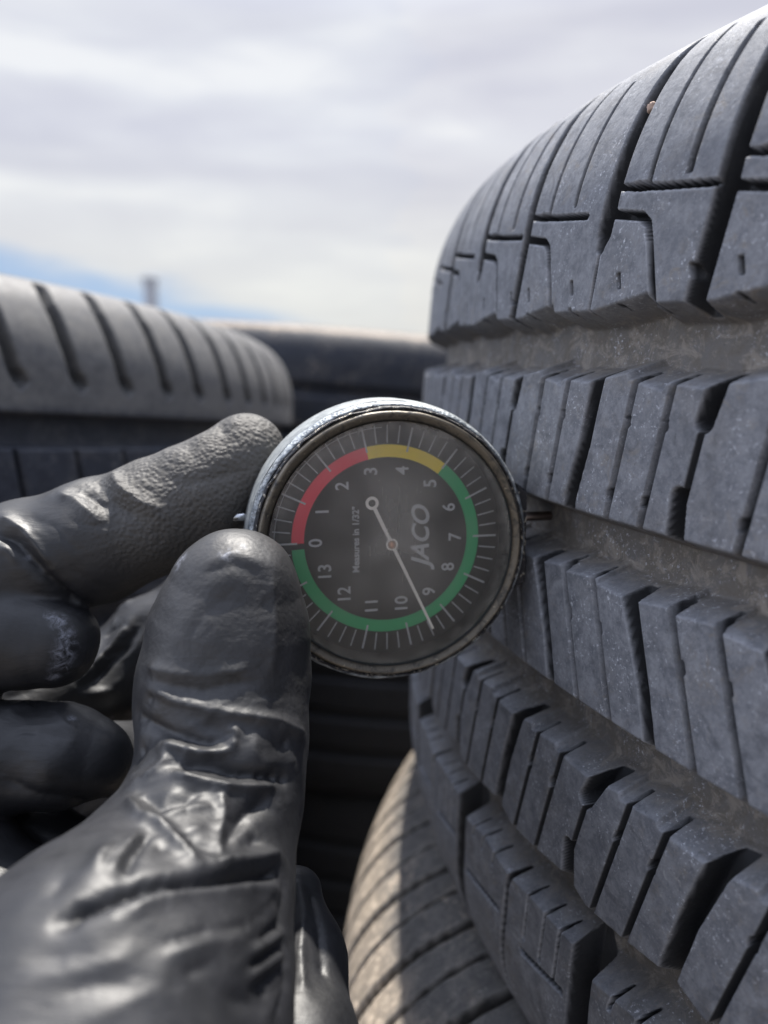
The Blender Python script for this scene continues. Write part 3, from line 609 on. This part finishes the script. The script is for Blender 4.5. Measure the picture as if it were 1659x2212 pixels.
def grad(V, e=.6):
    g = np.stack([samp(V+np.eye(3)[i]*e)-samp(V-np.eye(3)[i]*e) for i in range(3)], 1); return g/(np.linalg.norm(g, axis=1)[:, None]+1e-9)
def lift(px, py):
    ds = np.arange(70, 214, .5); Pp = np.array([P3(px, py, d) for d in ds]); m = samp(Pp) < 0
    if not m.any(): return None
    return Pp[np.argmax(m)]
def near(V, pts, lim):
    """distance of the vertices to a polyline"""
    best = np.full(len(V), 1e9); mn = np.min(pts, 0)-lim; mx = np.max(pts, 0)+lim
    k = np.where(((V > mn) & (V < mx)).all(1))[0]; v = V[k]; b_ = np.full(len(k), 1e9)
    for a, c_ in zip(pts[:-1], pts[1:]):
        d = c_-a; L = d@d+1e-9; t_ = np.clip((v-a)@d/L, 0, 1); b_ = np.minimum(b_, np.linalg.norm(v-a-t_[:, None]*d, axis=1))
    if len(pts) == 1: b_ = np.linalg.norm(v-pts[0], axis=1)
    best[k] = b_; return best
# creases and folds of the glove: (height, width in px, course)
WR = [
 (.75, 15, [(335, 1487), (375, 1512), (440, 1530), (520, 1545), (600, 1556), (652, 1588)]),
 (-.55, 16, [(318, 1462), (361, 1482), (440, 1492), (540, 1468)]),
 (.35, 14, [(322, 1440), (380, 1455), (450, 1458), (540, 1440)]),
 (-1.15, 19, [(298, 1547), (340, 1570), (395, 1592), (446, 1606), (485, 1600)]),
 (-.5, 26, [(420, 1565), (480, 1572)]),
 (1.0, 14, [(352, 1606), (390, 1613), (430, 1624), (476, 1628), (500, 1615), (506, 1585), (497, 1565)]),
 (.9, 30, [(555, 1575), (545, 1620), (560, 1650)]),
 (-1.5, 17, [(385, 1650), (446, 1657), (520, 1672), (605, 1680)]),
 (1.1, 14, [(372, 1672), (422, 1686), (491, 1702), (545, 1702), (600, 1698)]),
 (.8, 16, [(365, 1612), (358, 1645), (340, 1668), (303, 1690)]),
 (-1.1, 26, [(305, 1715), (350, 1738), (400, 1728), (440, 1708)]),
 (.9, 15, [(276, 1722), (300, 1758), (347, 1782), (385, 1820), (425, 1866)]),
 (.6, 14, [(347, 1770), (400, 1748), (460, 1742)]),
 (-.8, 30, [(330, 1810), (365, 1845)]),
 (.7, 18, [(474, 1706), (484, 1760), (468, 1858)]),
 (-1.1, 26, [(590, 1722), (535, 1755), (500, 1800), (480, 1840)]),
 (-.7, 22, [(540, 1825), (560, 1800)]),
 (1.0, 18, [(466, 1866), (540, 1858), (600, 1845)]),
 (-1.9, 17, [(600, 1886), (520, 1893), (446, 1903), (370, 1908), (298, 1920), (230, 1945), (180, 1965), (140, 1990)]),
 (.55, 22, [(600, 1918), (520, 1920), (446, 1926), (347, 1942), (260, 1978)]),
 (.8, 26, [(250, 1822), (220, 1850), (200, 1900)]),
 (-.5, 30, [(150, 1880), (100, 1950)]),
 (-.9, 12, [(536, 2040), (580, 2015), (612, 1992)]), (.6, 11, [(540, 2062), (585, 2036), (616, 2012)]),
 (-.9, 12, [(540, 2085), (585, 2060), (612, 2040)]), (.6, 11, [(546, 2106), (590, 2080), (616, 2060)]),
 (-.8, 12, [(552, 2132), (590, 2108), (616, 2085)]),
 (-.3, 34, [(40, 2080), (120, 2066), (198, 2060), (285, 2035)]),
 (.2, 34, [(30, 2120), (130, 2105), (240, 2080), (330, 2050)]),
 (-.4, 34, [(110, 2155), (200, 2125), (298, 2128)]),
 (.3, 30, [(174, 2212), (250, 2180), (320, 2145), (370, 2125)]),
 (-.8, 34, [(470, 2150), (560, 2170), (590, 2130)]),
 (-.6, 20, [(614, 1893), (611, 1977), (620, 2060), (622, 2110), (600, 2212)]),
 (.6, 14, [(640, 1900), (655, 1970), (650, 2060), (655, 2150)]),
 (-.6, 14, [(672, 1930), (690, 2020), (700, 2120)]),
 # thumb, plane change beside the nail
 (.45, 22, [(585, 1235), (592, 1320), (590, 1400), (580, 1470)]),
 (-.35, 30, [(530, 1260), (440, 1330), (400, 1400)]),
 (.3, 26, [(430, 1225), (505, 1198), (580, 1225)]),
 (-.25, 16, [(440, 1240), (510, 1222), (570, 1245)]),
 # index finger
 (1.0, 15, [(240, 1000), (248, 1030), (262, 1055), (296, 1080), (352, 1107)]),
 (-.8, 18, [(205, 1022), (222, 1058), (250, 1090), (300, 1118)]),
 (.8, 18, [(120, 1068), (160, 1080), (194, 1108), (222, 1134)]),
 (-1.1, 20, [(175, 1060), (215, 1085), (240, 1112)]),
 (1.0, 15, [(0, 1118), (46, 1144), (80, 1175), (112, 1222)]),
 (-1.3, 16, [(-10, 1148), (40, 1175), (75, 1212), (120, 1262), (175, 1308)]),
 (.9, 16, [(-10, 1175), (20, 1190), (45, 1222)]),
 (-.8, 15, [(481, 896), (478, 922), (488, 950)]), (.7, 22, [(512, 905), (500, 930)]),
 (-.4, 20, [(395, 945), (415, 975), (420, 1010)]), (.35, 26, [(430, 938), (445, 965)]), (.3, 20, [(345, 968), (370, 990)]),
 (-.5, 14, [(395, 1045), (450, 1035), (520, 1015)]),
 # fingers behind
 (1.0, 14, [(160, 1480), (200, 1440), (240, 1400), (275, 1350)]), (-1.1, 14, [(200, 1475), (235, 1440), (270, 1400), (300, 1350)]),
 (1.0, 13, [(185, 1500), (250, 1488)]), (.8, 12, [(215, 1350), (260, 1320), (300, 1290)]), (-.9, 12, [(215, 1385), (262, 1350)]),
 (.5, 20, [(0, 1540), (60, 1518), (120, 1520)]), (-.5, 18, [(0, 1510), (80, 1490)]), (-.6, 26, [(80, 1580), (160, 1600)]),
 (-.6, 20, [(0, 1680), (80, 1715), (200, 1735)]), (.5, 24, [(0, 1790), (100, 1780)]),
 (.9, 20, [(338, 1455), (332, 1478)]), (-.8, 14, [(335, 1500), (322, 1520)]), (1.0, 24, [(322, 1548), (312, 1575)]), (-.8, 16, [(316, 1608), (300, 1640)]), (.7, 20, [(298, 1665), (285, 1690)]),
 (.7, 18, [(636, 1545), (640, 1575)]), (-.7, 14, [(628, 1600), (600, 1612)]), (.7, 20, [(628, 1632), (630, 1655)]), (-.8, 14, [(625, 1680), (600, 1690)]), (.6, 20, [(598, 1730), (600, 1760)]),
 (-.5, 12, [(395, 1800), (440, 1830), (470, 1850)]), (.5, 12, [(300, 1800), (260, 1850), (240, 1890)]), (-.6, 14, [(320, 1800), (285, 1850), (270, 1890)]),
 (-.45, 14, [(350, 2040), (450, 2010), (540, 2000)]), (.35, 20, [(350, 2065), (450, 2035), (540, 2028)]), (-.35, 16, [(380, 2110), (470, 2080)]),
]
disp = np.zeros(len(V)); NRM = grad(V)
for amp, wd, pts in WR:
    dense = []
    for a, b_ in zip(pts[:-1], pts[1:]):
        n_ = max(1, int(math.dist(a, b_)/10))
        for i in range(n_): dense.append((a[0]+(b_[0]-a[0])*i/n_, a[1]+(b_[1]-a[1])*i/n_))
    dense.append(pts[-1]); L3 = [lift(*p) for p in dense]; L3 = [p for p in L3 if p is not None]
    if len(L3) < 2: continue
    L3 = np.array(L3); sg = wd*float(np.median(np.linalg.norm(L3, axis=1)))/FPX
    # taper to both ends
    cum = np.concatenate([[0], np.cumsum(np.linalg.norm(np.diff(L3, axis=0), axis=1))])
    for a, b_ in zip(L3[:-1], L3[1:]):
        if np.linalg.norm(b_-a) > 12: a[:] = b_
    d = near(V, L3, sg*3)
    k = np.where(d < sg*3)[0]
    e0 = np.linalg.norm(V[k]-L3[0], axis=1); e1_ = np.linalg.norm(V[k]-L3[-1], axis=1)
    tp = sstep((np.minimum(e0, e1_)+sg*.8)/(sg*2.5))
    disp[k] += amp*np.exp(-(d[k]/(.74*sg))**1.35)*tp*1.28
# many short fine creases
def rcrease(cx_, cy_, sx_, sy_, ang_, n_, ln_, amp_):
    for _ in range(n_):
        x = cx_+rng.normal()*sx_; y = cy_+rng.normal()*sy_; a = math.radians(ang_+rng.normal()*18); l_ = ln_*(.5+rng.random()); bow = rng.normal()*8
        pts = [(x-math.cos(a)*l_/2, y-math.sin(a)*l_/2), (x+math.sin(a)*bow, y-math.cos(a)*bow), (x+math.cos(a)*l_/2, y+math.sin(a)*l_/2)]
        L3 = [lift(*p) for p in pts]
        if any(p is None for p in L3): continue
        L3 = np.array(L3)
        if np.linalg.norm(np.diff(L3, axis=0), axis=1).max() > 14: continue
        sg = (5+4*rng.random())*.085; d = near(V, L3, sg*3.2); k = np.where(d < sg*3.2)[0]
        if not len(k): continue
        tp = sstep((np.minimum(np.linalg.norm(V[k]-L3[0], axis=1), np.linalg.norm(V[k]-L3[-1], axis=1))+sg*.5)/(sg*4))
        disp[k] += amp_*(1 if rng.random() > .45 else -1.2)*np.exp(-(d[k]/sg)**1.5)*tp
rcrease(480, 1590, 90, 70, 8, 26, 90, .22)
rcrease(450, 1780, 90, 60, 0, 18, 90, .22)
rcrease(560, 2060, 40, 70, -32, 16, 80, .25)
rcrease(250, 2080, 120, 70, -14, 12, 150, .08)
rcrease(130, 1150, 80, 50, 35, 14, 90, .2)
rcrease(300, 1080, 60, 40, 40, 10, 70, .18)
rcrease(90, 1620, 70, 60, 10, 12, 80, .18)
rcrease(240, 1410, 50, 50, -45, 16, 70, .3)
rcrease(480, 1350, 70, 80, -50, 8, 90, .10)
# random soft puckers of the thin glove
ph = rng.random((14, 4)); PK = np.zeros(len(V))
for q in ph:
    dr = np.array([q[0]-.5, q[1]-.5, q[2]-.5]); dr /= np.linalg.norm(dr); PK += np.sin(V@dr*(.25+.5*q[3])+q[0]*6.28+1.5*np.sin(V@dr[::-1]*.2))
disp += .045*PK
V2 = V + NRM*disp[:, None]
tipd = near(V, np.array([P3(543, 968, 160), P3(430, 1065, 160), P3(360, 1090, 160)]), 30)
grain = np.clip(1.35-tipd/15, 0, 1)
thd = near(V, np.array([P3(512, 1250, 128), P3(495, 1400, 128)]), 30); grain = np.maximum(grain, .16*np.clip(1.3-thd/16, 0, 1))
def spots(L, rad):
    s_ = np.zeros(len(V))
    for px, py, r_ in L:
        p = lift(px, py)
        if p is None: continue
        s_ = np.maximum(s_, np.clip(1.4-near(V, p[None], 20)/(r_*.085), 0, 1))
    return s_
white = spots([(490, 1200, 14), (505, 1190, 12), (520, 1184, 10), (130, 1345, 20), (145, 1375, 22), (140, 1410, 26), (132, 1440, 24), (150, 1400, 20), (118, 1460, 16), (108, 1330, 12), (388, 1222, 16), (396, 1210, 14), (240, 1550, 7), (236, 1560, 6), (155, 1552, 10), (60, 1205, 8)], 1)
gm_, tt, b = new_mat('black_nitrile'); tcn = tt.add('ShaderNodeTexCoord').outputs['Object']
ga = tt.add('ShaderNodeAttribute', attribute_name='grain').outputs['Fac']; wa_ = tt.add('ShaderNodeAttribute', attribute_name='white').outputs['Fac']
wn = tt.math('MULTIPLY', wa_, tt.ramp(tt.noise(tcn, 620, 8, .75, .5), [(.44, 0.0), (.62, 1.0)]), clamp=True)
bc = tt.mix(tt.ramp(tt.noise(tcn, 120, 6, .65), [(.4, 0.0), (.7, 1.0)]), (.010, .0105, .0125), (.018, .0185, .022))
bc = tt.mix(tt.math('MULTIPLY', ga, .6), bc, (.105, .098, .088))
dst = tt.ramp(tt.noise(tcn, 3000, 4, .7), [(.68, 0.0), (.76, .14)])
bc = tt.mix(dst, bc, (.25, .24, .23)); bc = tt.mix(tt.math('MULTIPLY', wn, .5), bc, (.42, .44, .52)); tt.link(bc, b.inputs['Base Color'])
rg = tt.math('ADD', .45, tt.math('ADD', tt.math('MULTIPLY', ga, .22), tt.math('MULTIPLY', tt.ramp(tt.noise(tcn, 500, 5), [(.3, 0.0), (.7, .12)]), 1.0))); tt.link(rg, b.inputs['Roughness'])
b.inputs['Specular IOR Level'].default_value = .62
vo = tt.add('ShaderNodeTexVoronoi', i_Scale=1350.0, feature='SMOOTH_F1'); tt.link(tcn, vo.inputs['Vector'])
hh = tt.math('MULTIPLY', tt.math('ADD', tt.math('MULTIPLY', vo.outputs['Distance'], -1.5), tt.math('MULTIPLY', tt.noise(tcn, 2600, 3), .15)), ga)
hh = tt.math('ADD', hh, tt.math('MULTIPLY', tt.noise(tcn, 2300, 4, .6), .09))
mpw = tt.add('ShaderNodeMapping'); mpw.inputs['Rotation'].default_value = (0, .35, .5); mpw.inputs['Scale'].default_value = (.16, 1, 1); tt.link(tcn, mpw.inputs[0])
hh = tt.math('ADD', hh, tt.math('MULTIPLY', tt.noise(mpw.outputs[0], 520, 5, .6, .6), .45))
bp = tt.add('ShaderNodeBump', i_Strength=.55, i_Distance=.0005); tt.link(hh, bp.inputs['Height']); tt.link(bp.outputs[0], b.inputs['Normal'])
hc = P3(250, 2200, 128)
hand = thing('gloved_hand', 'left hand in a thin black nitrile glove, thumb and forefinger pinching the dial gauge', 'hand', Matrix.Translation(wp(hc)))
me = np_mesh('glove', (V2-hc)*U, F, gm_, True, {'grain': grain, 'white': white})
obj('glove', me, hand)
# jacket sleeve below the wrist
slv, tt, b = new_mat('dark_sleeve'); tcn = tt.add('ShaderNodeTexCoord').outputs['Object']; b.inputs['Roughness'].default_value = .9; b.inputs['Base Color'].default_value = (.02, .022, .03, 1)
bp = tt.add('ShaderNodeBump', i_Strength=.5, i_Distance=.003); tt.link(tt.noise(tcn, 60, 5), bp.inputs['Height']); tt.link(bp.outputs[0], b.inputs['Normal'])
p0 = np.array([-63, 68, -150.]); p1 = np.array([-150, -180, -420.]); dz = (p1-p0)/np.linalg.norm(p1-p0); xx = np.cross(dz, [0, 0, 1.]); xx /= np.linalg.norm(xx); yy = np.cross(dz, xx)
tz = np.linspace(0, 1, 60); tt_ = np.linspace(0, 2*np.pi, 64, endpoint=False); Ls = np.linalg.norm(p1-p0)
Rs = (36+14*tz)[:, None] + 1.6*np.sin(tz[:, None]*38+2*np.sin(tt_*2)) + .9*np.sin(tz[:, None]*71+tt_*3); Rs[0] -= 5; Rs[1] -= 1.5
Vs = p0 + dz*(tz*Ls)[:, None, None] + Rs[..., None]*(np.cos(tt_)[None, :, None]*xx+np.sin(tt_)[None, :, None]*yy)
obj('sleeve', np_mesh('sleeve', (Vs.reshape(-1, 3)-hc)*U, gridfaces(60, 64, True), slv), hand)
# ------------------------------------------------------------------ a pebble caught in the shoulder groove
def tyre_point(u, w, dh=0.0):
    s_, r_, an = wprof(np.array([w])); a = np.array([A0[0], A0[1], 1.]); a /= np.linalg.norm(a); e1 = np.array([1, 0, 0.])-a*a[0]; e1 /= np.linalg.norm(e1); e2 = np.cross(a, e1)
    th = math.pi+u/RT; rad = math.cos(th)*e1+math.sin(th)*e2
    return np.array([385.19, 279.51, 0])+a*(s_[0]+dh*math.sin(an[0]))+rad*(r_[0]+dh*math.cos(an[0]))
def pebble(u, w, sz, col, label, dh):
    n = 12; Vp = []; 
    th = np.linspace(0, math.pi, n)[:, None]; phh = np.linspace(0, 2*np.pi, 16, endpoint=False)[None, :]
    rr = 1+.18*np.sin(3*phh+2*th)+.14*np.cos(5*th+phh*2)
    Vp = np.stack([rr*np.sin(th)*np.cos(phh)*1.2, rr*np.sin(th)*np.sin(phh), rr*np.cos(th)*.9+0*phh], -1).reshape(-1, 3)*sz*U
    o = obj('pebble', np_mesh('pebble', Vp, gridfaces(n, 16, True), simple('pebble_stone', col, .8)), label=label, category='pebble')
    o.location = wp(tyre_point(u, w, dh))
pebble(136.2, 30.5, .95, (.46, .34, .28), 'tiny pinkish pebble stuck in a shoulder groove of the big right tyre', -1.2)
